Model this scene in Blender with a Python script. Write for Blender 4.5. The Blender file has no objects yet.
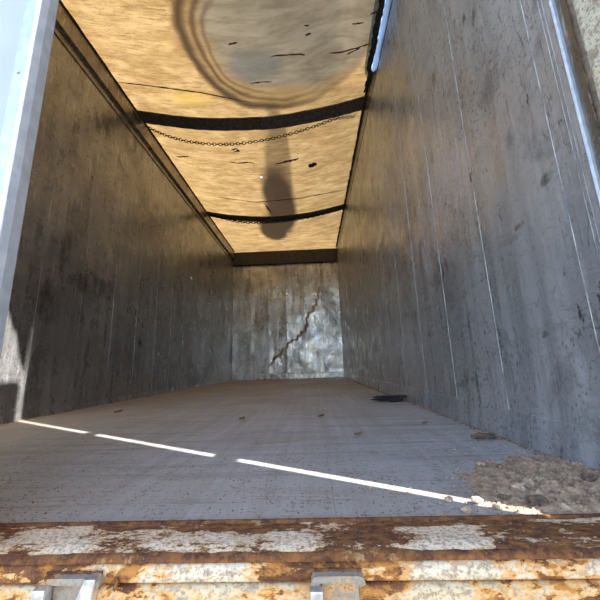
import bpy, bmesh, math, random
from mathutils import Vector, Matrix, noise
random.seed(7)
S = bpy.context.scene
C = S.collection

# ------------------------------------------------------------------ camera
# trailer coordinates: x right, y into the box, z up, floor at z = 0
F, PITCH, YAW, ROLL = 312.67, 0.20771, -0.03411, -0.03248
CAM = Vector((0, 0, 0.26))
fw = Vector((math.sin(YAW)*math.cos(PITCH), math.cos(YAW)*math.cos(PITCH), math.sin(PITCH)))
r0 = fw.cross(Vector((0, 0, 1))).normalized()
u0 = r0.cross(fw)
rt = math.cos(ROLL)*r0 + math.sin(ROLL)*u0
up = -math.sin(ROLL)*r0 + math.cos(ROLL)*u0
cam = bpy.data.objects.new('camera', bpy.data.cameras.new('camera'))
C.objects.link(cam)
m = Matrix((rt, up, -fw)).transposed().to_4x4()
m.translation = CAM
cam.matrix_world = m
cam.data.sensor_width = 36
cam.data.lens = F/600*36
cam.data.clip_start = 0.02
S.camera = cam

# ------------------------------------------------------------------ light
SUN_EL = math.radians(40)
SUN_TRAVEL = Vector((-0.86*math.cos(SUN_EL), 0.51*math.cos(SUN_EL), -math.sin(SUN_EL)))
w = bpy.data.worlds.new('sky')
S.world = w
w.use_nodes = True
nt = w.node_tree
sky = nt.nodes.new('ShaderNodeTexSky')
sky.sky_type = 'NISHITA'
sky.sun_disc = False
sky.sun_elevation = SUN_EL
sky.sun_rotation = math.atan2(0.86, -0.51)
sky.dust_density = 1.2
nt.nodes['Background'].inputs['Strength'].default_value = 0.62
nt.links.new(sky.outputs[0], nt.nodes['Background'].inputs[0])
sun = bpy.data.objects.new('sun', bpy.data.lights.new('sun', 'SUN'))
C.objects.link(sun)
sun.data.energy = 17
sun.data.angle = math.radians(0.53)
sun.data.color = (1, 0.95, 0.87)
sun.rotation_euler = SUN_TRAVEL.to_track_quat('-Z', 'Y').to_euler()
sun.location = (6, -4, 8)
S.view_settings.view_transform = 'Standard'
S.view_settings.look = 'None'
S.view_settings.gamma = 1
S.view_settings.use_curve_mapping = False
S.view_settings.exposure = 0.58

# ------------------------------------------------------------------ helpers
XL, XR, H, D, YR = -1.751, 0.649, 2.904, 6.867, 0.605
def ray(px, py):
    return fw + (px-300)/F*rt - (py-300)/F*up
def on_floor(px, py, z=0.0):
    r = ray(px, py); return CAM + r*((z-CAM.z)/r.z)
def on_x(px, py, x):
    r = ray(px, py); return CAM + r*(x/r.x)
def on_y(px, py, y):
    r = ray(px, py); return CAM + r*(y/r.y)

class MB:
    def __init__(s): s.v = []; s.f = []
    def box(s, a, b):
        n = len(s.v)
        (x0, y0, z0), (x1, y1, z1) = a, b
        s.v += [(x0,y0,z0),(x1,y0,z0),(x1,y1,z0),(x0,y1,z0),(x0,y0,z1),(x1,y0,z1),(x1,y1,z1),(x0,y1,z1)]
        s.f += [tuple(n+i for i in q) for q in ((0,3,2,1),(4,5,6,7),(0,1,5,4),(1,2,6,5),(2,3,7,6),(3,0,4,7))]
        return s
    def extrude(s, prof, axis, a, b):
        """closed 2-D profile swept along an axis ('x': prof=(y,z), 'y': prof=(x,z), 'z': prof=(x,y))"""
        n = len(s.v); k = len(prof)
        for t in (a, b):
            for p, q in prof:
                s.v.append({'x': (t,p,q), 'y': (p,t,q), 'z': (p,q,t)}[axis])
        for i in range(k):
            j = (i+1) % k
            s.f.append((n+i, n+j, n+k+j, n+k+i))
        s.f.append(tuple(range(n+k-1, n-1, -1))); s.f.append(tuple(range(n+k, n+2*k)))
        return s
    def cyl(s, p0, p1, r, seg=12, r1=None):
        p0, p1 = Vector(p0), Vector(p1); r1 = r if r1 is None else r1
        d = (p1-p0).normalized()
        a = d.orthogonal().normalized(); b = d.cross(a)
        n = len(s.v)
        for p, rr in ((p0, r), (p1, r1)):
            for i in range(seg):
                t = 2*math.pi*i/seg
                s.v.append(tuple(p + rr*(math.cos(t)*a + math.sin(t)*b)))
        for i in range(seg):
            j = (i+1) % seg
            s.f.append((n+i, n+j, n+seg+j, n+seg+i))
        s.f.append(tuple(range(n+seg-1, n-1, -1))); s.f.append(tuple(range(n+seg, n+2*seg)))
        return s
    def tube(s, pts, r, seg=8, closed=False):
        pts = [Vector(p) for p in pts]; n = len(s.v); k = len(pts)
        for i, p in enumerate(pts):
            if closed: d = pts[(i+1) % k]-pts[i-1]
            else: d = pts[min(i+1, k-1)]-pts[max(i-1, 0)]
            d.normalize()
            ref = Vector((0.13, 0.27, 1)) if abs(d.z) < .9 else Vector((1, .2, .1))
            a = d.cross(ref).normalized(); b = d.cross(a)
            rr = r[i] if isinstance(r, (list, tuple)) else r
            for q in range(seg):
                t = 2*math.pi*q/seg
                s.v.append(tuple(p + rr*(math.cos(t)*a+math.sin(t)*b)))
        for i in range(k if closed else k-1):
            i2 = (i+1) % k
            for q in range(seg):
                q2 = (q+1) % seg
                s.f.append((n+i*seg+q, n+i*seg+q2, n+i2*seg+q2, n+i2*seg+q))
        if not closed:
            s.f.append(tuple(range(n+seg-1, n-1, -1))); s.f.append(tuple(range(n+(k-1)*seg, n+k*seg)))
        return s
    def mesh(s, name, mat, smooth=False, bevel=0):
        me = bpy.data.meshes.new(name)
        me.from_pydata(s.v, [], s.f)
        bm = bmesh.new(); bm.from_mesh(me)
        bmesh.ops.recalc_face_normals(bm, faces=bm.faces)
        if bevel:
            bmesh.ops.bevel(bm, geom=[e for e in bm.edges if e.calc_face_angle(0) > .5], offset=bevel, segments=2, affect='EDGES', profile=.6)
        bm.to_mesh(me); bm.free()
        if smooth:
            for p in me.polygons: p.use_smooth = True
        me.materials.append(mat)
        return me
    def build(s, name, mat, parent=None, smooth=False, bevel=0, loc=(0,0,0)):
        return link(name, s.mesh(name, mat, smooth, bevel), parent, loc)

def link(name, me, parent=None, loc=(0,0,0)):
    o = bpy.data.objects.new(name, me); C.objects.link(o)
    o.location = loc
    if parent: o.parent = parent; 
    return o
def empty(name, loc=(0,0,0)):
    o = bpy.data.objects.new(name, None); C.objects.link(o); o.location = loc; o.empty_display_size = .1
    return o
def tag(o, label=None, cat=None, group=None, kind=None):
    if label: o['label'] = label
    if cat: o['category'] = cat
    if group: o['group'] = group
    if kind: o['kind'] = kind
    return o

# ------------------------------------------------------------------ material helpers
class Mat:
    def __init__(s, name):
        s.m = bpy.data.materials.new(name); s.m.use_nodes = True
        s.nt = s.m.node_tree; s.p = s.nt.nodes['Principled BSDF']; s.out = s.nt.nodes['Material Output']
        g = s.nt.nodes.new('ShaderNodeNewGeometry'); s.pos = g.outputs['Position']
    def n(s, t): return s.nt.nodes.new(t)
    def set(s, sock, v):
        if hasattr(v, 'links') or isinstance(v, bpy.types.NodeSocket): s.nt.links.new(v, sock)
        elif isinstance(v, (tuple, list)) and len(v) == 3 and len(sock.default_value) == 4: sock.default_value = (*v, 1)
        else: sock.default_value = v
    def scale(s, v, off=(0,0,0), rot=(0,0,0), src=None):
        k = s.n('ShaderNodeMapping'); s.set(k.inputs['Vector'], src or s.pos)
        k.inputs['Scale'].default_value = v; k.inputs['Location'].default_value = off; k.inputs['Rotation'].default_value = rot
        return k.outputs[0]
    def noise(s, vec, sc=1.0, det=4, rough=.55, dist=0):
        k = s.n('ShaderNodeTexNoise'); s.set(k.inputs['Vector'], vec)
        k.inputs['Scale'].default_value = sc; k.inputs['Detail'].default_value = det
        k.inputs['Roughness'].default_value = rough; k.inputs['Distortion'].default_value = dist
        return k.outputs['Fac']
    def ramp(s, f, a, b, lo=0.0, hi=1.0):
        k = s.n('ShaderNodeMapRange'); k.interpolation_type = 'SMOOTHSTEP'
        s.set(k.inputs['Value'], f)
        for nm, v in (('From Min', a), ('From Max', b), ('To Min', lo), ('To Max', hi)): s.set(k.inputs[nm], v)
        return k.outputs[0]
    def math(s, op, a, b=0.0, c=None):
        k = s.n('ShaderNodeMath'); k.operation = op
        s.set(k.inputs[0], a); s.set(k.inputs[1], b)
        if c is not None: s.set(k.inputs[2], c)
        return k.outputs[0]
    def mix(s, f, a, b):
        k = s.n('ShaderNodeMix'); k.data_type = 'RGBA'
        s.set(k.inputs['Factor'], f); s.set(k.inputs['A'], a) if False else None
        s.set(k.inputs[6], a); s.set(k.inputs[7], b)
        return k.outputs[2]
    def ell(s, c, r, e0=.75, e1=1.0, wob=None, rot=(0,0,0)):
        """soft ellipse mask around world point c with radii r (1 inside)"""
        k = s.n('ShaderNodeVectorMath'); k.operation = 'SUBTRACT'; s.set(k.inputs[0], s.pos); k.inputs[1].default_value = c
        v = k.outputs[0]
        if any(rot): v = s.scale((1,1,1), rot=rot, src=v)
        k2 = s.n('ShaderNodeVectorMath'); k2.operation = 'DIVIDE'; s.set(k2.inputs[0], v); k2.inputs[1].default_value = r
        k3 = s.n('ShaderNodeVectorMath'); k3.operation = 'LENGTH'; s.set(k3.inputs[0], k2.outputs[0])
        d = k3.outputs['Value']
        if wob is not None: d = s.math('ADD', d, wob)
        return s.ramp(d, e0, e1, 1, 0), d
    def maxm(s, l):
        o = l[0]
        for x in l[1:]: o = s.math('MAXIMUM', o, x)
        return o
    def bump(s, h, strength=.3, dist=.01, normal=None):
        k = s.n('ShaderNodeBump'); k.inputs['Strength'].default_value = strength; k.inputs['Distance'].default_value = dist
        s.set(k.inputs['Height'], h)
        if normal: s.set(k.inputs['Normal'], normal)
        return k.outputs[0]
    def fin(s, col=None, rough=None, metal=None, normal=None, spec=None):
        for nm, v in (('Base Color', col), ('Roughness', rough), ('Metallic', metal), ('Normal', normal), ('Specular IOR Level', spec)):
            if v is not None: s.set(s.p.inputs[nm], v)
        return s.m

def simple(name, col, rough=.5, metal=0.0, var=.25, sc=30, bump=.2):
    k = Mat(name)
    f = k.noise(k.pos, sc, 5)
    c = k.mix(k.ramp(f, .3, .7), tuple(x*(1-var) for x in col), tuple(min(1, x*(1+var)) for x in col))
    return k.fin(c, rough, metal, k.bump(f, bump, .004))

# worn aluminium sheet of the box walls ---------------------------------
def wall_mat(name, base, dirt, dirt_amt, marks_dark=(), marks_pale=(), axis='x', metal=.72, rough=(.22, .44)):
    k = Mat(name)
    inf = k.n('ShaderNodeObjectInfo')
    big = k.noise(k.pos, 1.3, 5, .6, .4)
    vert = k.noise(k.scale((14, 14, 1.1)), 1.0, 6, .65, .3)
    fine = k.noise(k.scale((60, 60, 7), rot=(.12, .12, 0)), 1.0, 4, .6)
    spk = k.noise(k.scale((22, 22, 9), rot=(.35, .35, 0)), 1.0, 6, .7)
    grim = k.noise(k.pos, 4.5, 7, .7, .8)
    c = k.mix(k.ramp(vert, .3, .7), tuple(x*.68 for x in base), tuple(x*1.22 for x in base))
    c = k.mix(k.math('MULTIPLY', k.ramp(big, .4, .65), dirt_amt), c, dirt)
    c = k.mix(k.math('MULTIPLY', k.ramp(inf.outputs['Random'], 0, 1), .18), c, tuple(x*.55 for x in base))
    c = k.mix(k.math('MULTIPLY', k.ramp(grim, .52, .7), .55), c, tuple(x*.3 for x in dirt))
    c = k.mix(k.math('MULTIPLY', k.ramp(spk, .62, .68), .85), c, (.025, .022, .02))
    c = k.mix(k.math('MULTIPLY', k.ramp(fine, .58, .70), .5), c, (.66, .65, .64))
    wob = k.math('MULTIPLY', k.math('SUBTRACT', k.noise(k.scale((18, 18, 10)), 1, 5, .7), .5), 1.6)
    if marks_dark:
        mk = k.maxm([k.ell(a, r, .6, 1.05, wob, rot)[0] for a, r, rot in marks_dark])
        c = k.mix(k.math('MULTIPLY', k.math('MULTIPLY', mk, k.ramp(spk, .40, .54)), .6), c, (.035, .031, .028))
    if marks_pale:
        smear = k.noise(k.scale((1, 38, 9), rot=(.08, 0, 0)), 1, 5, .7, .4)
        mk = k.maxm([k.ell(a, r, .35, 1.25, wob, rot)[0] for a, r, rot in marks_pale])
        pale = k.math('MULTIPLY', k.math('MULTIPLY', mk, k.ramp(smear, .44, .56)), .8)
        c = k.mix(pale, c, (.50, .42, .42)); metal = k.math('MULTIPLY', k.math('SUBTRACT', 1.0, pale), metal)
    dots = k.noise(k.pos, 75, 5, .75)
    patch = k.noise(k.pos, 2.3, 4, .6)
    c = k.mix(k.math('MULTIPLY', k.math('MULTIPLY', k.ramp(dots, .53, .64), k.ramp(patch, .42, .6, .3, 1)), .85), c, tuple(x*.18 for x in base))
    for sv, of, colr, am in (((1, 26, 2.4), 3, (.035, .032, .03), .55), ((1, 34, 5), 9, (.62, .6, .58), .4), ((1, 9, 13), 21, (.05, .045, .04), .45)):
        sc_ = k.noise(k.scale(sv if axis == 'x' else (sv[1], 1, sv[2]), off=(of, of, of), rot=(.10, 0, 0)), 1.0, 3, .55, .6)
        ln_ = k.ramp(k.math('ABSOLUTE', k.math('SUBTRACT', sc_, .5)), .002, .010, 1, 0)
        c = k.mix(k.math('MULTIPLY', k.math('MULTIPLY', ln_, k.ramp(k.noise(k.pos, 3.1+of*.1, 4, .6), .48, .62)), am), c, colr)
    ro = k.ramp(k.math('ADD', k.math('MULTIPLY', grim, .6), k.math('MULTIPLY', vert, .4)), .35, .65, *rough)
    dent = k.noise(k.pos, 2.6, 3, .5)
    n1 = k.bump(dent, .35, .06)
    n2 = k.bump(k.math('ADD', k.math('MULTIPLY', vert, .5), k.math('MULTIPLY', grim, .5)), .5, .008, n1)
    return k.fin(c, ro, metal, n2)

def RX(px, py): return tuple(on_x(px, py, XR))
def LX(px, py): return tuple(on_x(px, py, XL))
mr = [(RX(473, 21), (.1, .014, .05), (-.3, 0, 0)), (RX(474, 45), (.1, .016, .045), (-.3, 0, 0)), (RX(505, 73), (.1, .012, .045), (-.5, 0, 0)),
      (RX(454, 25), (.1, .02, .03), (-.4, 0, 0)), (RX(461, 78), (.1, .013, .04), (-.3, 0, 0)), (RX(434, 80), (.1, .03, .06), (-.3, 0, 0)),
      (RX(545, 180), (.1, .03, .018), (.3, 0, 0)), (RX(440, 275), (.1, .12, .05), (.2, 0, 0)), (RX(520, 226), (.1, .03, .012), (0, 0, 0)),
      (RX(465, 383), (.1, .1, .018), (.25, 0, 0)), (RX(431, 247), (.1, .02, .02), (0, 0, 0)), (RX(540, 335), (.1, .05, .012), (0, 0, 0))]
pr = [(RX(452, 180), (.1, .16, .2), (0, 0, 0)), (RX(435, 215), (.1, .1, .3), (0, 0, 0)), (RX(444, 165), (.1, .05, .2), (0, 0, 0)),
      (RX(414, 270), (.1, .07, .2), (0, 0, 0)), (RX(411, 349), (.1, .014, .1), (-.05, 0, 0)), (RX(425, 240), (.1, .1, .25), (0, 0, 0))]
ml = [(LX(180, 250), (.1, .06, .18), (0, 0, 0)), (LX(66, 250), (.1, .05, .2), (.1, 0, 0)), (LX(136, 143), (.1, .04, .16), (.3, 0, 0)),
      (LX(105, 127), (.1, .2, .14), (0, 0, 0)), (LX(45, 300), (.1, .12, .16), (0, 0, 0)), (LX(95, 285), (.1, .3, .1), (0, 0, 0)), (LX(140, 342), (.1, .06, .06), (0, 0, 0))]
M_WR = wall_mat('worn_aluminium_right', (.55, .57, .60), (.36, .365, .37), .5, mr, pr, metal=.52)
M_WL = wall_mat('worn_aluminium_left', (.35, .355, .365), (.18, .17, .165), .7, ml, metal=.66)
M_WF = wall_mat('worn_aluminium_front', (.52, .53, .55), (.22, .21, .20), .75, axis='y', metal=.75, rough=(.22, .42))
M_SEAM = simple('bare_weld_metal', (.40, .39, .385), .5, .5, .6, 9)
M_RAIL = wall_mat('grimy_rail_aluminium', (.27, .24, .2), (.12, .1, .08), .6, metal=.6)
M_BEAM = simple('dark_header_steel', (.032, .025, .02), .6, .2, .45, 14, .4)

# floor ------------------------------------------------------------------
def floor_mat():
    k = Mat('scoured_steel_floor')
    streak = k.noise(k.scale((26, 1.0, 1)), 1, 6, .65, .2)
    cross = k.noise(k.scale((1.4, 22, 1), rot=(0, 0, .04)), 1, 5, .65, .3)
    big = k.noise(k.pos, 1.6, 5, .6, .5)
    spk = k.noise(k.pos, 90, 4, .7)
    spk2 = k.noise(k.pos, 28, 5, .75)
    c = k.mix(k.ramp(streak, .3, .7), (.38, .385, .395), (.50, .51, .525))
    c = k.mix(k.math('MULTIPLY', k.ramp(cross, .45, .7), .6), c, (.27, .245, .23))
    cl = k.noise(k.scale((.5, 9, 1), rot=(0, 0, .03)), 1, 4, .6, .3)
    c = k.mix(k.math('MULTIPLY', k.ramp(k.math('ABSOLUTE', k.math('SUBTRACT', cl, .5)), .002, .010, 1, 0), .5), c, (.17, .13, .11))
    c = k.mix(k.math('MULTIPLY', k.ramp(big, .42, .7), .55), c, (.34, .305, .275))
    sx = k.n('ShaderNodeSeparateXYZ'); k.set(sx.inputs[0], k.pos)
    # tan dust film: thicker along the left wall and towards the tailgate
    du = k.maxm([k.ramp(sx.outputs['X'], -.75, -1.6), k.math('MULTIPLY', k.ramp(sx.outputs['Y'], 1.0, .6), .6), k.math('MULTIPLY', k.ramp(sx.outputs['Y'], 2.6, 5), .75)])
    c = k.mix(k.math('MULTIPLY', du, k.ramp(big, .2, .75, .35, .85)), c, (.40, .325, .25))
    dens = k.ramp(sx.outputs['Y'], 3.0, .6, .68, .56)
    c = k.mix(k.math('MULTIPLY', k.ramp(k.math('SUBTRACT', k.math('ADD', spk, k.math('MULTIPLY', k.math('SUBTRACT', k.noise(k.pos, 7, 4, .6), .5), .35)), dens), 0, .06), .7), c, (.16, .105, .07))
    c = k.mix(k.math('MULTIPLY', k.ramp(spk2, .66, .74), .6), c, (.16, .11, .08))
    p = on_floor(277, 442)
    e, _ = k.ell(tuple(p), (.13, .022, .1), .4, 1.1, k.math('MULTIPLY', k.math('SUBTRACT', spk2, .5), 1.5), (0, 0, -.25))
    c = k.mix(k.math('MULTIPLY', e, .6), c, (.35, .29, .15))
    ro = k.ramp(big, .3, .7, .45, .65)
    h = k.math('ADD', k.math('MULTIPLY', streak, .5), k.math('MULTIPLY', spk2, .5))
    return k.fin(c, ro, .35, k.bump(h, .35, .004))
M_FLOOR = floor_mat()

# rusty cream paint -------------------------------------------------------
def rust_mat(name, paint, cover, orange, seed, sc=1.0, stretch=(1, 1, 1), zones=()):
    """cream paint, 'cover' = noise level above which paint is gone"""
    k = Mat(name)
    v = k.scale(tuple(sc*x for x in stretch), off=(seed, seed*.7, 0))
    a = k.noise(v, 9, 8, .66, .4)
    b = k.noise(v, 38, 7, .7, .3)
    big = k.noise(v, 3.6, 3, .5, .3)
    fine = k.noise(k.pos, 170, 4, .7)
    f = k.math('ADD', k.math('ADD', k.math('MULTIPLY', a, .36), k.math('MULTIPLY', b, .32)), k.math('MULTIPLY', big, .32))
    for zc, zr, am in zones:       # where the paint has worn off or lasted
        f = k.math('ADD', f, k.math('MULTIPLY', k.ell(zc, zr, .3, 1.15, k.math('MULTIPLY', k.math('SUBTRACT', b, .5), 1.2))[0], am))
    rust = k.mix(k.ramp(b, .35, .65), (.045, .019, .012), (.16, .064, .028))
    rust = k.mix(k.math('MULTIPLY', k.ramp(fine, .5, .75), .5), rust, (.30, .15, .07))
    rust = k.mix(k.math('MULTIPLY', k.ramp(k.noise(v, 21, 6, .7), .46, .60), .85*orange), rust, (.46, .20, .045))
    pc = k.mix(k.ramp(b, .35, .7), tuple(x*.82 for x in paint), paint)
    pc = k.mix(k.math('MULTIPLY', k.ramp(fine, .50, .60), .75), pc, (.24, .15, .09))
    pc = k.mix(k.math('MULTIPLY', k.ramp(k.noise(v, 45, 5, .75), .51, .60), .7), pc, (.27, .18, .115))
    halo = k.ramp(f, cover-.06, cover)
    c = k.mix(k.math('MULTIPLY', halo, orange), pc, (.62, .30, .075))
    gone = k.ramp(f, cover-.012, cover+.012)
    c = k.mix(gone, c, rust)
    h = k.math('ADD', k.math('MULTIPLY', gone, -.6), k.math('MULTIPLY', b, .6))
    n = k.bump(k.math('ADD', h, k.math('MULTIPLY', fine, .25)), .55, .003)
    return k.fin(c, k.ramp(gone, 0, 1, .6, .9), 0.0, n, spec=.25)
def zt(px, py, rx, ry, am):
    p = on_floor(px, py); return (tuple(p), (rx, ry, 9), am)
def zf(px, rx, am):
    p = on_y(px, 575, .507); return (tuple(p), (rx, 9, 9), am)
M_SILLTOP = rust_mat('flaking_paint_sill_top', (.80, .64, .46), .515, .35, 3.1, 2.6, (.7, 1.6, 1), [
    zt(50, 528, .2, .014, .06), zt(360, 540, .07, .05, .045), zt(215, 527, .12, .02, .06), zt(400, 524, .25, .014, .05), zt(560, 535, .15, .05, .05),
    zt(270, 540, .10, .03, -.02), zt(85, 540, .12, .03, -.012), zt(430, 529, .06, .015, -.05), zt(165, 535, .06, .03, -.015)])
M_SILLFACE = rust_mat('flaking_paint_sill_face', (.66, .57, .42), .505, .95, 8.4, 1.3, (.9, 1.2, 1.8), [
    zf(125, .035, .035), zf(285, .06, .045), zf(375, .08, .035), zf(45, .03, .03), zf(205, .09, -.03), zf(500, .16, -.03), zf(15, .03, -.03)])
M_SILLLOW = rust_mat('flaking_paint_lower_bar', (.60, .48, .30), .51, .95, 5.2, 1.5, (.8, 1.2, 1.6), [
    zf(285, .05, .04), zf(390, .05, .04), zf(118, .03, .03), zf(195, .1, -.03), zf(500, .16, -.02)])
M_LIP = rust_mat('bare_rust_lip', (.13, .055, .025), .44, .3, 1.7, 1.6)
M_POST = rust_mat('chipped_cream_post_paint', (.70, .67, .52), .585, .5, 12.3, .9)
M_ZINC = simple('zinc_plated_steel', (.50, .50, .50), .36, .7, .3, 60, .3)
M_ZINCD = rust_mat('dirty_zinc_bracket', (.30, .275, .22), .56, .6, 2.2, 1.8)
M_DOOR = simple('white_door_skin', (.33, .36, .385), .35, 0, .05, 9, .05)
M_DOORALU = simple('anodised_door_edge', (.48, .51, .55), .4, .5, .12, 40, .1)
M_RUBBER = simple('brown_perished_seal', (.12, .085, .06), .8, 0, .5, 40, .5)
M_STRAP = simple('grimy_black_webbing', (.085, .068, .055), .8, 0, .5, 35, .4)
M_CHAIN = simple('rusty_chain_steel', (.03, .021, .016), .6, .5, .4, 60, .2)
M_BIND = simple('black_tarp_binding', (.016, .015, .015), .85, 0, .5, 50, .5)
M_TEAR = simple('dried_red_brown_streak', (.16, .045, .03), .9, 0, .3, 50, .2)
M_TAR = simple('black_tar_mark', (.03, .022, .015), .9, 0, .3, 50, .2)
M_SAND = simple('dry_sandy_dirt', (.33, .225, .145), .95, 0, .4, 55, .9)
M_CRUMB = simple('brown_grit', (.21, .135, .085), .95, 0, .6, 90, .6)
M_CLOD = simple('pale_dry_clod', (.40, .29, .20), .95, 0, .3, 60, .9)
M_CLODD = simple('dark_damp_clod', (.13, .085, .06), .95, 0, .4, 60, .9)
M_BLACK = simple('black_scrap', (.018, .016, .016), .8, 0, .4, 60, .5)
M_LEAF = simple('dry_leaf', (.30, .14, .06), .8, 0, .3, 60, .3)
M_GROUND = simple('gravel_yard', (.19, .18, .165), .95, 0, .4, 6, .6)

# ================================================================== structure
# ground outside
g = MB(); g.v = [(-40,-40,-1.25),(40,-40,-1.25),(40,40,-1.25),(-40,40,-1.25)]; g.f = [(0,1,2,3)]
tag(g.build('ground', M_GROUND), kind='structure')

# floor: plates split by one lengthwise and two crosswise welds
floor = MB().box((XL-.03, YR, -.06), (XR+.03, D+.03, -.012)).build('floor', M_BEAM)
tag(floor, kind='structure')
xs = [XL-.02, .03, XR+.02]; ys = [YR, 2.75, 4.9, D+.02]
for i in range(2):
    for j in range(3):
        MB().box((xs[i]+.0003, ys[j]+.0003, -.012), (xs[i+1]-.0003, ys[j+1]-.0003, 0)).build('floor_plate', M_FLOOR, floor, bevel=.0006)

PITCHY = .383
seams = [0.744 + PITCHY*i for i in range(16)]
edges = [0.66] + seams + [D]
def side_wall(name, x, sgn, mat):
    wall = MB().box((min(x+sgn*.012, x+sgn*.04), .66, -.05), (max(x+sgn*.012, x+sgn*.04), D+.02, H-.01)).build(name, M_RAIL)
    tag(wall, kind='structure')
    full = MB().box((min(x, x+sgn*.012), .001, 0), (max(x, x+sgn*.012), PITCHY-.001, H-.02)).mesh('wall_panel', mat, bevel=.0015)
    sm = MB().extrude([(x+sgn*.001, -.0012), (x-sgn*.0006, -.0004), (x-sgn*.0006, .0004), (x+sgn*.001, .0012)], 'z', 0.0, H-.02).mesh('weld_seam', M_SEAM)
    for i in range(len(edges)-1):
        a, b = edges[i], edges[i+1]
        if abs(b-a-PITCHY) < .002: link('wall_panel', full, wall, (0, a, 0))
        else: MB().box((min(x, x+sgn*.012), a+.001, 0), (max(x, x+sgn*.012), b-.001, H-.02)).build('wall_panel', mat, wall, bevel=.0015)
    for y in seams: link('weld_seam', sm, wall, (0, y, 0))
    return wall
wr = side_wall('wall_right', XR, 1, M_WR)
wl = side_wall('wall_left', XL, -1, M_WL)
for y in (.682, .693):    # twin ridges of the edge profile
    MB().extrude([(XR+.001, y-.0012), (XR-.0008, y-.0004), (XR-.0008, y+.0004), (XR+.001, y+.0012)], 'z', 0, H-.02).build('edge_ridge', M_SEAM, wr)

# front bulkhead: six sheets, bottom strip with rivets, a torn crease
wf = MB().box((XL-.04, D+.012, -.05), (XR+.04, D+.04, H-.05)).build('wall_front', M_RAIL)
tag(wf, kind='structure')
def dents(x, z):
    v = Vector((x*2.2, 3.1, z*2.2))
    return .012*noise.noise(v) + .006*noise.noise(v*3)
for i in range(6):
    a = XL + i*.4; b = a + .4
    mb = MB(); nx, nz = 10, 60; off = .004 if i % 2 else 0
    for q in range(nz+1):
        for p in range(nx+1):
            xx = a+.001 + (b-a-.002)*p/nx; zz = .0 + 2.66*q/nz
            e = min(1, min(p, nx-p)/2)
            mb.v.append((xx, D - off + dents(xx, zz)*(.35+.65*e) - .004*(1-e), zz))
    for q in range(nz):
        for p in range(nx):
            n = q*(nx+1)+p; mb.f.append((n, n+1, n+nx+2, n+nx+1))
    mb.build('bulkhead_sheet', M_WF, wf, smooth=True)
    if i: MB().extrude([(a-.004, D-.006), (a, D-.012), (a+.004, D-.006), (a, D+.004)], 'z', .1, 2.62).build('weld_seam', M_SEAM, wf)
strip = MB().extrude([(D+.01, 0), (D-.03, 0), (D-.03, .10), (D-.012, .115), (D+.01, .115)], 'x', XL, XR).build('bottom_strip', M_WF, wf, bevel=.003)
for i in range(14):
    x = XL+.09+i*.17
    MB().cyl((x, D-.028, .06), (x, D-.040, .06), .012, 10, .007).build('rivet', M_SEAM, strip, smooth=True)
# crease: wavy torn ridge running up to the right
pts = [(266,373),(270,366),(277,359),(283,352),(288,346),(292,342),(296,340),(301,336),(304,333),(307,328),(307.5,321),(309,316),(313,310),(317,305),(318,300),(319,292),(319,286)]
P = []
for i in range(len(pts)-1):
    for t in range(4):
        f = t/4; P.append((pts[i][0]+(pts[i+1][0]-pts[i][0])*f, pts[i][1]+(pts[i+1][1]-pts[i][1])*f))
mb = MB(); K = 7
for i, (a, b) in enumerate(P):
    q = on_y(a, b, D-.01); t = i/len(P)
    amp = .03*min(1, 6*t, 3*(1-t)+.12)
    wv = .022*math.sin(i*1.35)+.012*math.sin(i*.53+1)
    nx_, nz_ = .72, -.69      # across the crease
    prof = [(-.075, .006), (-.03, -.5*amp), (-.012, -1.3*amp), (.0, -1.9*amp), (.012, .2*amp), (.03, .45), (.07, .006)]
    for k, (o, h) in enumerate(prof):
        y = D + (h if k not in (5,) else .004)
        mb.v.append((q.x+(o+wv)*nx_, y, q.z+(o+wv)*nz_))
for i in range(len(P)-1):
    for k in range(K-1):
        n = i*K+k; mb.f.append((n, n+1, n+K+1, n+K))
mb.build('torn_crease', M_WF, wf, smooth=True)

# skirting along the floor
bb = MB().extrude([(XR+.01, 0), (XR-.016, 0), (XR-.003, .094), (XR+.01, .096)], 'y', .665, D).build('baseboard_right', M_WR, bevel=.002)
tag(bb, kind='structure')
bl = MB().extrude([(XL-.01, 0), (XL+.012, 0), (XL+.003, .036), (XL-.01, .038)], 'y', .665, D).build('baseboard_left', M_WL, bevel=.002)
tag(bl, kind='structure')

# top rails of the side walls
def rail(name, x, s, label):
    o = MB().extrude([(x+s*.02, H-.27), (x-s*.010, H-.265), (x-s*.010, H-.225), (x-s*.002, H-.215), (x-s*.002, H-.20), (x-s*.035, H-.19), (x-s*.035, H-.045), (x-s*.02, H-.03), (x-s*.02, H-.005), (x+s*.09, H+.0), (x+s*.09, H-.27)], 'y', .62, D+.03).build(name, M_RAIL, bevel=.002)
    return tag(o, kind='structure')
rail('trim_1', XL, -1, '')
# the right rail is flush with its wall
o = MB().extrude([(XR+.02, H-.2), (XR-.004, H-.19), (XR-.006, H-.02), (XR+.005, H-.005), (XR+.09, H+.02), (XR+.09, H-.2)], 'y', .62, D+.03).build('trim_2', M_RAIL, bevel=.002)
tag(o, kind='structure')

# dark header across the front
hb = MB().box((XL, D-.09, H-.345), (XR, D+.0, H-.29)).box((XL, D-.07, H-.29), (XR, D, H-.03)).build('trim_3', M_BEAM, bevel=.006)
tag(hb, kind='structure')

# ================================================================== rear frame
SY0 = .517
sill = empty('rear_sill', (0, .52, -.06))
sill_inv = Matrix.Translation((0, -.52, .06))
tag(sill, 'rust-eaten cream painted sill across the open tail of the box', 'sill')
def sp(o, par=None):
    if par is None: o.parent = sill; o.matrix_parent_inverse = sill_inv
    return o
X0, X1 = XL-.08, XR+.09
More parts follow.
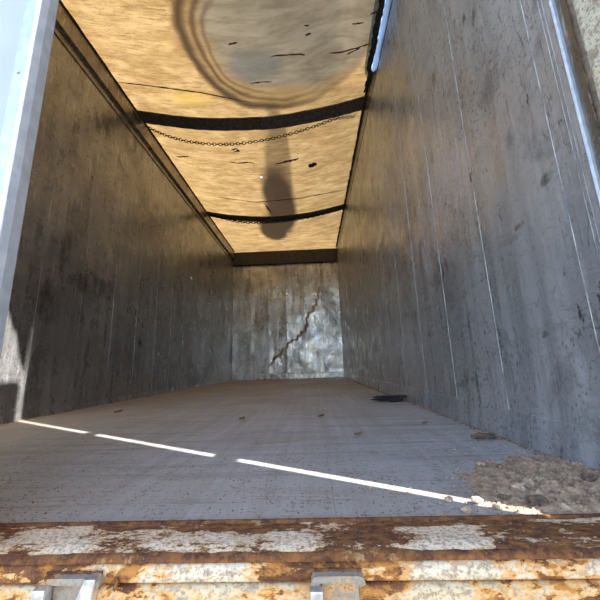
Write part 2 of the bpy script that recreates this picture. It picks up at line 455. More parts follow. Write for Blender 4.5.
# top plate with an uneven, scaled surface
mb = MB(); nx, ny = 320, 16
for j in range(ny+1):
    for i in range(nx+1):
        x = X0+(X1-X0)*i/nx; y = SY0+(YR-SY0)*j/ny
        v = Vector((x*14, y*22, 2)); v2 = Vector((x*60, y*60, 5))
        z = .0005 + .0025*noise.noise(v) + .0012*noise.noise(v2) - .004*max(0, 1-j/2.5)
        mb.v.append((x, y, z))
n0 = len(mb.v)
for j in range(ny):
    for i in range(nx):
        n = j*(nx+1)+i; mb.f.append((n, n+1, n+nx+2, n+nx+1))
sp(mb.build('top_plate', M_SILLTOP, smooth=True))
def wavy_bar(name, prof, mat, amp, seed, x0=X0, x1=X1, nx=320):
    mb = MB(); K = len(prof)
    for i in range(nx+1):
        x = x0+(x1-x0)*i/nx
        for k, (y, z) in enumerate(prof):
            v = Vector((x*18, k*1.3+seed, seed)); v2 = Vector((x*70, k*2.1, seed))
            a = amp*(noise.noise(v)+.5*noise.noise(v2))
            mb.v.append((x, y-a, z+a*.6))
    for i in range(nx):
        for k in range(K-1):
            n = i*K+k; mb.f.append((n, n+1, n+K+1, n+K))
    return sp(mb.build(name, mat, smooth=True))
wavy_bar('rusted_lip', [(SY0+.012, -.003), (SY0, -.003), (SY0-.006, -.006), (SY0-.009, -.011), (SY0-.004, -.0135), (SY0+.006, -.016)], M_LIP, .0016, 3)
wavy_bar('nose_bar', [(SY0+.006, -.011), (SY0-.003, -.0125), (SY0-.008, -.017), (SY0-.010, -.026), (SY0-.009, -.0345), (SY0-.003, -.0365), (SY0+.006, -.037)], M_SILLFACE, .0012, 9)
wavy_bar('lower_bar', [(SY0+.004, -.0375), (SY0-.006, -.038), (SY0-.011, -.040), (SY0-.013, -.046), (SY0-.013, -.12), (SY0-.008, -.16)], M_SILLLOW, .001, 14)
wavy_bar('rust_joint', [(YR-.012, -.001), (YR-.008, .003), (YR-.002, .004), (YR+.002, .002), (YR+.003, -.001)], M_LIP, .0014, 21)
sp(MB().box((X0, SY0+.008, -.16), (X1, YR, -.012)).build('core_beam', M_LIP))

def child(b, o):
    o.parent = b; o.matrix_parent_inverse = Matrix.Identity(4); return o
def latch(xa, xb, label, prongs):
    """keeper bracket welded on the sill: rounded frame, recessed plate, bright prongs"""
    yb = SY0-.024; zt = -.0205
    def rr(x0, x1, z0, z1, r):
        o = []
        for cx, cz, a0 in ((x1-r, z1-r, 0), (x0+r, z1-r, 90)):
            o += [(cx+r*math.cos(math.radians(a0+t)), cz+r*math.sin(math.radians(a0+t))) for t in (0, 30, 60, 90)]
        return o + [(x0, z0), (x1, z0)]
    outer = rr(xa, xb, -.12, zt, .010); inner = rr(xa+.009, xb-.009, -.12, zt-.008, .006)
    mb = MB(); k = len(outer)
    for y in (yb, SY0-.004):
        for p, q in outer: mb.v.append((p, y, q))
    for p, q in inner: mb.v.append((p, yb, q))
    for p, q in inner: mb.v.append((p, yb+.010, q))
    for i in range(k-1):
        mb.f += [(i, i+1, k+i+1, k+i), (i, i+1, 2*k+i+1, 2*k+i), (2*k+i, 2*k+i+1, 3*k+i+1, 3*k+i)]
    mb.f.append(tuple(range(3*k, 4*k)))
    b = mb.build('latch_bracket', M_ZINCD)
    sp(b); b['label'] = label
    for p0, p1, pt, lean, yy in prongs:
        a = on_y(p0, pt, yy); c = on_y(p1, pt, yy)
        child(b, MB().extrude([(a.x-lean, a.z-.07), (a.x, a.z), (c.x, a.z), (c.x-lean*.4, a.z-.07)], 'y', yy, yy+.016).build('prong', M_ZINC, bevel=.0025))
    child(b, MB().tube([(xa+.004+(xb-xa-.008)*i/18, yb+.012+.001*math.sin(i*2.1), zt+.001+.0008*math.sin(i*3.3)) for i in range(19)], .0018, 8).build('weld_bead', M_LIP, smooth=True))
YB = SY0-.024
latch(on_y(36, 585, YB).x, on_y(99, 585, YB).x, 'zinc latch bracket with a square lug and a slanting prong', [(31, 44, 591, 0, YB-.012), (84, 95, 580, .03, YB-.006)])
latch(on_y(311, 585, YB).x, on_y(366, 585, YB).x, 'zinc latch bracket with a single square lug', [(310, 323, 592, 0, YB-.012)])
# torn flakes of steel on the face
for px, py, w_ in ((116, 585, .010),):
    q = on_y(px, py, SY0-.014)
    mb = MB(); mb.v = [(q.x-w_/2, q.y, q.z-.006), (q.x+w_*.3, q.y-.008, q.z-.004), (q.x+w_/2, q.y-.004, q.z+.006), (q.x-w_*.2, q.y+.004, q.z+.008), (q.x, q.y+.01, q.z)]
    mb.f = [(0,1,2,3), (0,1,4), (1,2,4), (2,3,4), (3,0,4)]
    sp(mb.build('rust_flake', M_LIP))

# right post: bright edge, grey channel, brown seal, cream box section
post = empty('rear_corner_post', (XR+.05, .53, 0)); pinv = Matrix.Translation((-XR-.05, -.53, 0))
tag(post, 'cream painted rear corner post with rust chips beside the right wall', 'post')
def pp(o): o.parent = post; o.matrix_parent_inverse = pinv; return o
pp(MB().extrude([(XR-.003, .661), (XR-.006, .657), (XR-.003, .6515), (XR+.03, .6515), (XR+.03, .661)], 'z', 0, H-.04).build('bright_edge', M_DOORALU, bevel=.001))
pp(MB().extrude([(XR+.004, .6515), (XR+.004, .622), (XR+.03, .622), (XR+.03, .6515)], 'z', 0, H-.04).build('channel', M_RAIL))
mb = MB(); K = 8; nz = 120
for i in range(nz+1):
    z = (H-.04)*i/nz
    for k in range(K):
        t = 2*math.pi*k/K; r = .008*(1+.35*noise.noise(Vector((k, z*30, 1))))
        mb.v.append((XR+.006+r*math.cos(t), .616+r*math.sin(t), z))
for i in range(nz):
    for k in range(K):
        n = i*K; mb.f.append((n+k, n+(k+1) % K, n+K+(k+1) % K, n+K+k))
pp(mb.build('seal', M_RUBBER, smooth=True))
pp(MB().box((XR+.001, .462, -.02), (XR+.10, .611, H-.032)).build('box_section', M_POST, bevel=.006))
lp = MB().box((XL-.10, .50, -.02), (XL-.001, .66, H-.032)).build('rear_corner_post', M_POST, bevel=.006)
tag(lp, 'cream painted rear corner post hidden behind the closed white door', 'post')
hd = MB().box((XL-.10, .47, H-.03), (XR+.10, .61, H+.12)).build('rear_header', M_POST, bevel=.006)
tag(hd, 'cream painted header beam across the top of the tail opening', 'beam')

# left door leaf, closed: white skin, aluminium edge profile, screws, seal
DX = -.500
door = empty('door_1', (-1.1, .47, 0)); dinv = Matrix.Translation((1.1, -.47, 0))
tag(door, kind='structure')
def dp(o, p=None):
    o.parent = p or door; o.matrix_parent_inverse = dinv if p is None else Matrix.Identity(4); return o
dp(MB().box((XL-.06, .458, .0), (DX-.012, .488, H-.05)).build('door_skin', M_DOOR, bevel=.002))
ep = dp(MB().extrude([(DX-.024, .452), (DX-.004, .452), (DX, .456), (DX+.002, .470), (DX, .490), (DX-.006, .494), (DX-.024, .494)], 'z', .0, H-.05).build('edge_profile', M_DOORALU, bevel=.001))
dp(MB().extrude([(DX-.030, .455), (DX-.0245, .4535), (DX-.0245, .459), (DX-.030, .459)], 'z', .0, H-.05).build('skin_trim', M_DOORALU))
for i in range(8):
    z = .17+i*.315
    dp(MB().cyl((DX-.016, .4525, z), (DX-.016, .4495, z), .0035, 10, .0025).build('screw', M_ZINC, ep, smooth=True) if False else MB().cyl((DX-.016, .4525, z), (DX-.016, .4495, z), .0035, 10, .0025).build('screw', M_ZINC, smooth=True), ep)

# right door leaf, swung open beside the camera on its hinges
d2 = empty('door_2', (.74, .37, 0)); d2inv = Matrix.Translation((-.74, -.37, 0))
tag(d2, kind='structure')
def d2p(o): o.parent = d2; o.matrix_parent_inverse = d2inv; return o
DTOP = 2.64
d2p(MB().box((.722, -.84, .02), (.762, .372, DTOP)).build('door_skin', M_DOOR, bevel=.003))
for z, h in ((.18, .335), (1.00, .05), (1.69, .04)):
    d2p(MB().box((.735, .30, z-h/2), (.775, .47, z+h/2)).cyl((.765, .42, z-h/2-.01), (.765, .42, z+h/2+.01), .014).build('hinge', M_ZINC, bevel=.002))

# ================================================================== roof tarpaulin
def sst(a, b, t):
    t = max(0, min(1, (t-a)/(b-a))); return t*t*(3-2*t)
def tarp_xr(y):    # right edge pulled inwards near the tail
    k = 1-sst(2.25, 2.6, y)
    return .735*(1-k) + (XR-.038-.014*noise.noise(Vector((y*5, 0, 0))))*k, k
def tarp_z(x, y):
    u = max(-1, min(1, (x-(XL+XR)/2)/1.2))
    s = .17*sst(.3, 1.6, y)*(1-.9*sst(5.2, 6.75, y))
    z = H-.005 - s*(1-u*u)
    d2_ = ((x+.3)/.7)**2+((y-1.75)/.85)**2
    z -= .07*math.exp(-d2_*1.3)
    k = tarp_xr(y)[1]
    z -= .075*k*sst(.25, .62, x)
    z += .012*noise.noise(Vector((x*2.3, y*2.0, 7)))*(1-u**4) + .004*noise.noise(Vector((x*9, y*7, 3)))*(1-u**4)
    return z
def tarp_hit(px, py):
    r = ray(px, py); t = 1.0
    for _ in range(40):
        p = CAM + r*t; t += (tarp_z(p.x, p.y)-p.z)/r.z*.8
    return CAM + r*t

def tarp_mat():
    k = Mat('sunlit_tarpaulin')
    a = k.noise(k.scale((3, 10, 1)), 1.2, 7, .65, .4)
    b = k.noise(k.pos, 2.2, 5, .6, .6)
    fib = k.noise(k.scale((8, 90, 1), rot=(0, 0, .05)), 1, 4, .6)
    spk = k.noise(k.scale((30, 70, 1)), 1, 5, .7)
    T = .66
    def tc(*v): return tuple(x*T for x in v)
    c = k.mix(k.ramp(a, .3, .7), tc(.235, .138, .050), tc(.40, .265, .115))
    c = k.mix(k.math('MULTIPLY', k.ramp(b, .45, .7), .5), c, tc(.19, .105, .036))
    c = k.mix(k.math('MULTIPLY', k.ramp(fib, .50, .70), .6), c, tc(.105, .058, .022))
    for sv, of, am in (((2.2, 16, 1), 0, .6), ((5, 30, 1), 4, .5)):
        wr_ = k.noise(k.scale(sv, off=(of, of, 0), rot=(0, 0, -.12)), 1.0, 6, .7, 1.2)
        c = k.mix(k.math('MULTIPLY', k.ramp(k.math('ABSOLUTE', k.math('SUBTRACT', wr_, .5)), 0, .014, am, 0), k.ramp(b, .35, .6, 1, .3)), c, tc(.06, .034, .015))
    c = k.mix(k.math('MULTIPLY', k.ramp(spk, .62, .70), .7), c, tc(.07, .04, .018))
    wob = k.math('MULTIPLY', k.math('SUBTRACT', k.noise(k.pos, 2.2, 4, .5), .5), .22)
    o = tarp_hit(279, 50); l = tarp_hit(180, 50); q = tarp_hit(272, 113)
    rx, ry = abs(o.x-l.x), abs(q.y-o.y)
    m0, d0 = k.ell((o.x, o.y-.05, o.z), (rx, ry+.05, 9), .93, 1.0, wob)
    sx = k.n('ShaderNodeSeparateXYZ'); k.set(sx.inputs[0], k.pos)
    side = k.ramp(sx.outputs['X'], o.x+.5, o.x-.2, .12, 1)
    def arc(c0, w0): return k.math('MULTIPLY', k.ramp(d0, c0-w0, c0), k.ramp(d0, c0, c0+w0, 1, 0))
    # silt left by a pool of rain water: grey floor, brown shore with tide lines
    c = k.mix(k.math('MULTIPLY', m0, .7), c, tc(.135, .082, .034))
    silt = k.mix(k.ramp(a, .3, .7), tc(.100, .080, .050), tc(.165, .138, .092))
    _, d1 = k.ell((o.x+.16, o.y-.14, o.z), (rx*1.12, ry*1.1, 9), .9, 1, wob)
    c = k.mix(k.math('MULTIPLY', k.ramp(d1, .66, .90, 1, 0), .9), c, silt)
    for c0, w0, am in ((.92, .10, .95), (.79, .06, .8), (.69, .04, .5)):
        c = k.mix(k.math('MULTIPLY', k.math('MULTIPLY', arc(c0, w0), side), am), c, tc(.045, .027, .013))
    p = tarp_hit(256, 66)
    m1, _ = k.ell(tuple(p), (.27, .20, 9), .5, 1.1, k.math('MULTIPLY', wob, 2.5)); c = k.mix(k.math('MULTIPLY', m1, .6), c, tc(.078, .074, .064))
    p = tarp_hit(285, 92)
    m1, _ = k.ell(tuple(p), (.36, .10, 9), .3, 1.1, k.math('MULTIPLY', wob, 2.5)); c = k.mix(k.math('MULTIPLY', m1, .5), c, tc(.21, .13, .05))
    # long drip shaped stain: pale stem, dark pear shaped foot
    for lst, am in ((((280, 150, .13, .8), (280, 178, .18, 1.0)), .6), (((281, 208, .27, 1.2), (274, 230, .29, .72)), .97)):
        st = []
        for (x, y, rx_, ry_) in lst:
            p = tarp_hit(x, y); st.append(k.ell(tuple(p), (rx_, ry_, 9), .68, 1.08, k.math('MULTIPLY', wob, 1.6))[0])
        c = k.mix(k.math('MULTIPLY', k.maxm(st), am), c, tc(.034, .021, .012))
    p = tarp_hit(190, 98); m2, _ = k.ell(tuple(p), (.28, .12, 9), .2, 1.1, k.math('MULTIPLY', wob, 3)); c = k.mix(k.math('MULTIPLY', m2, .5), c, tc(.37, .225, .04))
    nrm = k.bump(k.math('ADD', k.math('MULTIPLY', a, .6), k.math('MULTIPLY', fib, .4)), .4, .012)
    k.nt.nodes.remove(k.p)
    df = k.n('ShaderNodeBsdfDiffuse'); tr = k.n('ShaderNodeBsdfTranslucent'); mx = k.n('ShaderNodeMixShader')
    for n in (df, tr): k.set(n.inputs['Color'], c); k.set(n.inputs['Normal'], nrm)
    mx.inputs[0].default_value = .5
    k.nt.links.new(df.outputs[0], mx.inputs[1]); k.nt.links.new(tr.outputs[0], mx.inputs[2])
    k.nt.links.new(mx.outputs[0], k.out.inputs['Surface'])
    return k.m
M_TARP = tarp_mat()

hole = tarp_hit(261.5, 177)
mb = MB(); NX, NY = 90, 240; Y0, Y1 = .50, D+.06
for j in range(NY+1):
    y = Y0+(Y1-Y0)*j/NY; xr_, _ = tarp_xr(y)
    for i in range(NX+1):
        x = XL-.07+(xr_-XL+.07)*i/NX
        z = tarp_z(x, y)
        mb.v.append((x, y, z + (.006 if (x < XL or x > XR) else 0)))
gap = None
for j in range(NY):
    for i in range(NX):
        n = j*(NX+1)+i
        cx = (mb.v[n][0]+mb.v[n+1][0])/2; cy = (mb.v[n][1]+mb.v[n+NX+1][1])/2
        if gap is None and abs(cx-hole.x) < .016 and abs(cy-hole.y) < .016: gap = 1; continue   # the small hole
        mb.f.append((n, n+1, n+NX+2, n+NX+1))
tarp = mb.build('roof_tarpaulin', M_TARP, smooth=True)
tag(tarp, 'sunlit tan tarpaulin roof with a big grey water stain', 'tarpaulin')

def ribbon(pts_w, mat, name, parent, drop=.004, thick=.003):
    """flat strip lying just below the tarp; pts_w = [(x, y, half width)]"""
    mb = MB(); n = len(pts_w)
    for i, (x, y, hw) in enumerate(pts_w):
        a = pts_w[max(0, i-1)]; b = pts_w[min(n-1, i+1)]
        d = Vector((b[0]-a[0], b[1]-a[1], 0)).normalized(); s = Vector((-d.y, d.x, 0))
        for sg, dz in ((-1, drop), (1, drop), (1, drop+thick), (-1, drop+thick)):
            px, py = x+sg*hw*s.x, y+sg*hw*s.y
            mb.v.append((px, py, tarp_z(px, py)-dz))
    for i in range(n-1):
        for k in range(4):
            q, r = i*4+k, i*4+(k+1) % 4
            mb.f.append((q, r, r+4, q+4))
    mb.f += [(3, 2, 1, 0), tuple(range(4*n-4, 4*n))]
    return mb.build(name, mat, parent)
def pixline(ps, n=24, w=.004, wob=.002, taper=True):
    out = []
    for i in range(n+1):
        t = i/n*(len(ps)-1); k = min(int(t), len(ps)-2); f = t-k
        h = tarp_hit(ps[k][0]+(ps[k+1][0]-ps[k][0])*f, ps[k][1]+(ps[k+1][1]-ps[k][1])*f)
        tp = min(1, 5*i/n+.15, 5*(1-i/n)+.15) if taper else 1
        out.append((h.x+wob*random.uniform(-1, 1), h.y+wob*random.uniform(-1, 1), w*tp*random.uniform(.5, 1.3)))
    return out
# sewn seams of the cloth
M_SEWN = simple('sewn_seam_thread', (.20, .11, .05), .9, 0, .3, 60, .2)
ribbon(pixline([(113,81),(155,86),(200,92),(255,103)], 40, .006, .002), M_SEWN, 'sewn_seam', tarp)
ribbon(pixline([(205,195),(255,202),(300,198),(347,189)], 40, .008, .002), M_SEWN, 'sewn_seam', tarp)
# red brown streaks in the stain
for ps, w_ in (([(270,56),(285,54.5),(300,53.5),(306,54.5)], .006), ([(329,52.5),(345,51),(360,46.5),(371,42.5)], .006), ([(347,54),(353,51),(360,47)], .006),
               ([(250,83),(262,81.5),(272,81.5)], .005), ([(305,34.5),(311,33)], .007), ([(352,23.5),(364,22)], .006), ([(304,25),(309,25)], .005), ([(228,44),(237,42)], .006), ([(370,14),(379,10)], .006)):
    ribbon(pixline(ps, 16, w_, .003), M_TEAR, 'streak', tarp)
for ps, w_ in (([(231,150),(236,148),(239,150.5),(233,152)], .010), ([(229,161.5),(237,163),(248,162),(255,163)], .008), ([(280,162.5),(288,161),(294,159.5),(299,158)], .016),
               ([(309,166),(313,164.5),(317,163.5)], .045), ([(265,203),(268,208),(271,212)], .012), ([(176,156),(182,156.5),(189,156)], .010), ([(275,164),(282,162)], .008)):
    ribbon(pixline(ps, 14, w_, .006), M_TAR, 'tar_mark', tarp)
# black binding along the loose right edge
mb = MB(); N = 150
for i in range(N+1):
    y = .6+(2.62-.6)*i/N; xr_, k = tarp_xr(y)
    xr_ = min(xr_, XR-.004) if k < .999 else xr_
    wd = .040+.016*noise.noise(Vector((y*13, 4, 0)))+.01*noise.noise(Vector((y*40, 2, 0)))
    for x, dz in ((xr_-wd, .004), (xr_+.004, .004), (xr_+.004+.006*noise.noise(Vector((y*30, 0, 5))), .030+.012*noise.noise(Vector((y*22, 9, 0)))), (xr_-wd, .010)):
        mb.v.append((x, y, tarp_z(x, y)-dz))
for i in range(N):
    for k in range(4):
        q, r = i*4+k, i*4+(k+1) % 4
        mb.f.append((q, r, r+4, q+4))
mb.f += [(3, 2, 1, 0), tuple(range(4*N, 4*N+4))]
mb.build('edge_binding', M_BIND, tarp)
# same binding, thinner, where the cloth meets the right rail further in
mb = MB(); N = 150
for i in range(N+1):
    y = 2.62+(D-.1-2.62)*i/N
    wd = .020+.012*noise.noise(Vector((y*9, 4, 0)))
    for x, dz in ((XR-.008-wd, .004), (XR-.006, .004), (XR-.006, .03), (XR-.008-wd, .012)):
        mb.v.append((x, y, tarp_z(x, y)-dz))
for i in range(N):
    for k in range(4):
        q, r = i*4+k, i*4+(k+1) % 4
        mb.f.append((q, r, r+4, q+4))
mb.f += [(3, 2, 1, 0), tuple(range(4*N, 4*N+4))]
mb.build('edge_binding', M_BIND, tarp)

# added unseen sheet below the header, shaped to limit the left wall's sun patch
mb = MB(); N = 120
for i in range(N+1):
    x = XL-.05+(.668-XL+.05)*i/N
    zb = min(2.70, 2.615+(.694-x)*.24) + .04*noise.noise(Vector((x*11, 3, 8))) + .012*noise.noise(Vector((x*34, 1, 2)))
    for j in range(7):
        u = j/6
        mb.v.append((x, .452+.006*math.sin(x*14+u*2)*u, H+.05+(zb-H-.05)*u))
for i in range(N):
    for j in range(6):
        n = i*7+j; mb.f.append((n, n+1, n+8, n+7))
mb.build('added_sun_blocker', M_BIND, tarp, smooth=True)
# dark binding along the left rail
mb = MB(); N = 150
for i in range(N+1):
    y = .62+(D-.1-.62)*i/N
    wd = .012+.006*noise.noise(Vector((y*9, 14, 0)))
    for x, dz in ((XL+.036, .028), (XL+.036, .004), (XL+.038+wd, .004), (XL+.038+wd, .012)):
        mb.v.append((x, y, tarp_z(x, y)-dz))
for i in range(N):
    for k in range(4):
        q, r = i*4+k, i*4+(k+1) % 4
        mb.f.append((q, r, r+4, q+4))
mb.f += [(3, 2, 1, 0), tuple(range(4*N, 4*N+4))]
mb.build('edge_binding', M_BIND, tarp)

# dark roof bands carrying the tarp
def band(name, ya, yb, label):
    mb = MB(); N = 60
    for i in range(N+1):
        x = XL+.036+(XR-.012-XL-.036)*i/N
        j = .006*noise.noise(Vector((x*16, ya, 3)))
        for y, dz in ((ya, .006), (yb+j, .006), (yb+j, .016), (ya, .016)):
            mb.v.append((x, y, tarp_z(x, (ya+yb)/2)-dz-.004))
    for i in range(N):
        for k in range(4):
            q, r = i*4+k, i*4+(k+1) % 4
            mb.f.append((q, r, r+4, q+4))
    mb.f += [(3, 2, 1, 0), tuple(range(4*N, 4*N+4))]
    o = mb.build(name, M_STRAP)
    return tag(o, label, 'strap', 'dark bands under the tarpaulin')
band('roof_strap', 2.665, 2.83, 'broad dark roof strap below the grey water stain, nearest to the tail')
band('roof_strap', 4.80, 4.98, 'dark roof strap crossing the drip stain further up the box')

# chains: real links hanging from wall to wall
def link_mesh(L, W, r):
    pts = []
    for i in range(12):
        t = 2*math.pi*i/12
        pts.append((math.cos(t)*W/2 + 0, math.sin(t)*W/2 + math.copysign((L-W)/2, math.sin(t)) if abs(math.sin(t)) > 1e-6 else 0, 0))
    return MB().tube(pts, r, 5, closed=True).mesh('chain_link', M_CHAIN, smooth=True)
def chain(pa, pm, pb, label, L=.040, W=.024, r=.0040):
    pa, pm, pb = Vector(pa), Vector(pm), Vector(pb)
    ctl = 2*pm-.5*(pa+pb)
    root = empty('chain', pa); inv = Matrix.Translation(-pa)
    tag(root, label, 'chain', 'slack chains below the tarpaulin')
    def B(t): return (1-t)**2*pa+2*t*(1-t)*ctl+t*t*pb
    pts = [B(i/400) for i in range(401)]
    step = L-2.2*r; acc = 0; me = link_mesh(L, W, r); n = 0; last = pts[0]; dist = [0]
    for i in range(1, 401): dist.append(dist[-1]+(pts[i]-pts[i-1]).length)
    tot = dist[-1]; cnt = int(tot/step); j = 0
    for q in range(cnt):
        s = (q+.5)*tot/cnt
        while j < 399 and dist[j+1] < s: j += 1
        p = pts[j]; d = (pts[j+1]-pts[j]).normalized()
        a = d.cross(Vector((0, 0, 1))).normalized(); b = a.cross(d)
        ang = math.radians(45 if q % 2 else -45)
        xx = math.cos(ang)*a+math.sin(ang)*b; zz = xx.cross(d)
        o = bpy.data.objects.new('chain_link', me); C.objects.link(o)
        mw = Matrix((xx, d, zz)).transposed().to_4x4(); mw.translation = p-pa
        o.parent = root; o.matrix_local = mw
    for p, sg in ((pa, 1), (pb, -1)):
        o = MB().tube([Vector(p)+Vector((sg*-.03, 0, .03)), Vector(p)+Vector((sg*-.012, 0, .02)), Vector(p)+Vector((0, 0, -.008)), Vector(p)+Vector((sg*.01, 0, .008))], .005, 8).build('hook', M_CHAIN)
        o.parent = root; o.matrix_parent_inverse = inv
    return root
def ch(pxs, y, label, **k):
    A = on_y(*pxs[0], y); M_ = on_y(*pxs[1], y); B_ = on_y(*pxs[2], y)
    A.x = XL+.05; B_.x = XR-.03
    chain(A, M_, B_, label, **k)
ch([(142,127), (240,143.5), (363,107)], 2.87, 'long slack chain hanging under the nearer roof strap')
ch([(207,214), (268,222.5), (342,208)], 4.92, 'slack chain just behind the farther roof strap', L=.06, W=.036, r=.0065)

# ================================================================== dirt on the floor
def clod(name, loc, r, mat, seed, sub=2, rough=.35, label=None, cat='dirt clod', group=None):
    bm = bmesh.new(); bmesh.ops.create_icosphere(bm, subdivisions=sub, radius=1)
    for v in bm.verts:
        n = 1+rough*noise.noise(v.co*1.4+Vector((seed, seed*1.7, 0)))+rough*.6*noise.noise(v.co*3.7+Vector((0, seed, 5)))
        v.co = Vector((v.co.x*r[0]*n, v.co.y*r[1]*n, v.co.z*r[2]*n))
    zmin = min(v.co.z for v in bm.verts)
    for v in bm.verts: v.co.z = max(v.co.z-zmin-.12*r[2], 0) 
    me = bpy.data.meshes.new(name); bm.to_mesh(me); bm.free(); me.materials.append(mat)
    o = bpy.data.objects.new(name, me); C.objects.link(o); o.location = loc
    if label: tag(o, label, cat, group)
    return o
G = 'dirt clods near the tailgate'
for i, (px, py, r, mt, lb) in enumerate([
    (520, 493, (.017, .011, .014), M_CLOD, 'largest pale tan dirt clod beside the dirt heap'),
    (528, 489, (.012, .010, .014), M_CLOD, 'pale dirt clod touching the largest tan clod'),
    (503, 499, (.012, .008, .006), M_CLODD, 'flat reddish dark clod left of the largest tan clod'),
    (538, 506, (.022, .018, .012), M_CLODD, 'dark damp clod at the end of the sunlit stripe'),
    (541, 484, (.012, .010, .010), M_CLOD, 'crumbly pale clod at the far edge of the dirt heap'),
    (477, 504, (.012, .008, .008), M_CLOD, 'pale clod lying in the sunlit stripe'),
    (449, 502, (.009, .007, .007), M_CLOD, 'small clod half in the sunlit stripe, left of the larger one'),
    (469, 515, (.011, .007, .007), M_CLOD, 'pale clod right at the sill edge, in front of the stripe'),
    (481, 466, (.012, .009, .008), M_CLOD, 'grey tan clod alone in mid floor behind the stripe'),
    (500, 468, (.008, .007, .006), M_CLODD, 'small dark clod next to the lone grey tan clod'),
    (511, 465, (.009, .008, .004), M_SAND, 'flat sandy crumb right of the small dark clod'),
    (497, 509, (.008, .006, .006), M_CLOD, 'small pale clod in the stripe near the heap'),
    (583, 483, (.010, .007, .008), M_CLOD, 'pale clod on the heap near the right skirting'),
    (581, 520, (.009, .008, .008), M_CLOD, 'pale crumb on the heap close to the sill')]):
    p = on_floor(px, py)
    zz = 0
    clod('dirt_clod', (p.x, max(p.y, .622), zz), (r[0]*.85, r[1]*.85, r[2]*.65), mt, i*3.3, 3, .5, lb, 'dirt clod', G)

# dirt heap in the right rear corner
mb = MB(); nx, ny = 150, 130
def heap(x, y):
    dx = sst(.24, .60, x+.05*noise.noise(Vector((y*9, 3, 0)))); dy = 1-sst(.66, 1.0, y+.06*noise.noise(Vector((x*9, 0, 1)))-(x-.5)*.3)
    base = .017*dx*dy*sst(YR-.004, YR+.035, y)
    v = Vector((x*22, y*22, 1))
    rough_ = .004*noise.noise(v)+.005*noise.noise(v*2.3)+.005*noise.noise(v*5)+.0025*noise.noise(v*11)
    return base + rough_*min(1, base/.006) - .0015
for j in range(ny+1):
    for i in range(nx+1):
        x = .25+(XR-.018-.25)*i/nx; y = YR+.003+(1.15-YR)*j/ny
        mb.v.append((x, y, heap(x, y)))
for j in range(ny):
    for i in range(nx):
        n = j*(nx+1)+i
        if max(mb.v[q][2] for q in (n, n+1, n+nx+2, n+nx+1)) > -.0004: mb.f.append((n, n+1, n+nx+2, n+nx+1))
hp = mb.build('dirt_heap', M_SAND, smooth=False)
tag(hp, 'low heap of sandy dirt in the corner by the right post', 'dirt', kind='stuff')

hg = MB()
# gravel crumbs scattered over the floor and swept along the right skirting
mb = MB()
def crumb(x, y, z, r):
    if mb is not hg and heap(x, y) > .0 and .25 < x and YR < y < 1.15: return
    n = len(mb.v); a = random.random()*6
    for t in range(4):
        q = a+t*1.57+random.uniform(-.3, .3); mb.v.append((x+r*math.cos(q), y+r*math.sin(q)*.8, z))
    for t in range(3):
        q = a+.5+t*2.1; mb.v.append((x+.55*r*math.cos(q), y+.5*r*math.sin(q), z+r*random.uniform(.5, .9)))
    mb.f.extend([(n, n+1, n+4), (n+1, n+2, n+5), (n+2, n+3, n+6), (n+3, n, n+4), (n+1, n+5, n+4), (n+2, n+6, n+5), (n+3, n+4, n+6), (n+4, n+5, n+6)])
GRIT = []
for _ in range(2600):
    x = random.uniform(XL+.05, XR-.05); y = YR+.006+random.expovariate(4.5)
    if y < 4: crumb(x, y, 0, random.choice((.001, .0012, .0016, .0022))*random.uniform(.7, 1.3))
for _ in range(900):
    x = XR-.02-abs(random.gauss(0, .012)); y = random.uniform(.7, 5)
    crumb(x, y, 0, random.uniform(.002, .006))
for _ in range(1100):
    x = XR-.02-abs(random.gauss(0, .16)); y = YR+.01+random.expovariate(7)
    if y < 1.6: GRIT.append((x, y, max(0, heap(x, y)), random.uniform(.0015, .0045)))
for _ in range(500):
    x = XR-abs(random.gauss(0, .2)); y = random.uniform(SY0+.01, YR)
    crumb(x, y, -.003, random.uniform(.0015, .005))
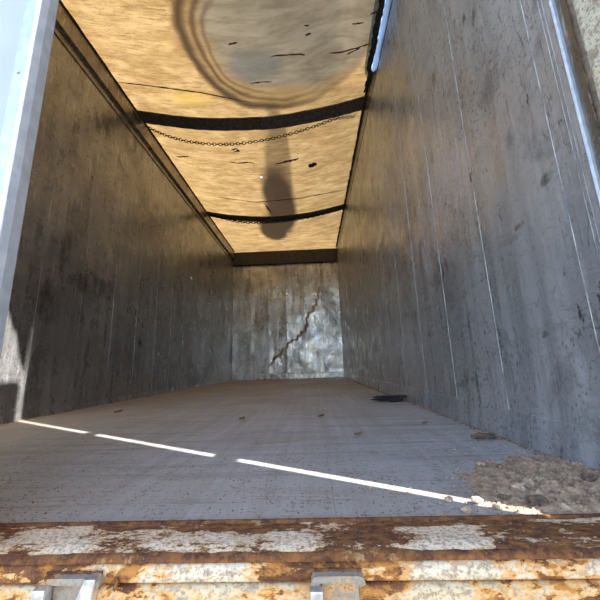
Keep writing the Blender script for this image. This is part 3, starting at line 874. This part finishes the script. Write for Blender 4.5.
for _ in range(500):
    crumb(XL+.015+abs(random.gauss(0, .02)), random.uniform(1.6, 6.5), 0, random.uniform(.003, .007))
gr = mb.build('gravel_crumbs', M_CRUMB)
mb = hg
for q in GRIT: crumb(*q)
tag(hg.build('grit', M_SAND, hp), kind='stuff')
tag(gr, 'fine gravel crumbs strewn over the box floor', 'gravel', kind='stuff')

# bigger scraps
def scrap(name, px0, px1, py, depth, hgt, mat, seed, label, cat):
    a, b = on_floor(px0, py), on_floor(px1, py); c = (a+b)/2
    o = clod(name, (c.x, c.y, 0), ((b-a).length/2, depth, hgt), mat, seed, 3, .7, label, cat)
    return o
scrap('scrap_rag', 375, 408, 401.5, .045, .018, M_BLACK, 4.4, 'black crumpled rag on the floor near the right wall', 'rag')
scrap('bark_flake', 471, 497, 438.5, .016, .008, M_CLODD, 9.1, 'dark brown bark flake on the floor by the right skirting', 'flake')
scrap('scrap_lump', 64, 76, 408.5, .04, .05, M_BLACK, 2.9, 'dark lump lying against the foot of the left wall', 'debris')
scrap('bark_flake', 585, 600, 486, .012, .010, M_CLODD, 5.2, 'dark bark flake on top of the corner dirt heap', 'flake')
def leaf(px, py, s, label):
    s *= .7
    p = on_floor(px, py); mb = MB(); n = 9
    for i in range(n):
        t = i/(n-1); wd = s*.35*math.sin(math.pi*min(1, t*1.02+.02))
        for sg in (-1, 0, 1): mb.v.append((s*(t-.5), sg*wd, .003+s*.25*abs(sg)*(.6+.4*t)+.15*s*t*t))
    for i in range(n-1):
        for k in range(2): q = i*3+k; mb.f.append((q, q+1, q+4, q+3))
    o = mb.build('dry_leaf', M_LEAF, smooth=True, loc=(p.x, p.y, 0)); o.rotation_euler.z = random.uniform(-.6, .6)
    tag(o, label, 'leaf', 'dry leaves on the floor')
leaf(118, 413, .07, 'curled orange leaf on the floor nearest the left wall')
leaf(242, 419.5, .05, 'small brown leaf in the middle of the floor, left one')
leaf(321, 417, .05, 'small brown leaf in the middle of the floor, right one')
leaf(358, 435, .04, 'small dry leaf before the black rag, nearest the tail')
leaf(425, 424, .04, 'dry leaf between the black rag and the bark flake')
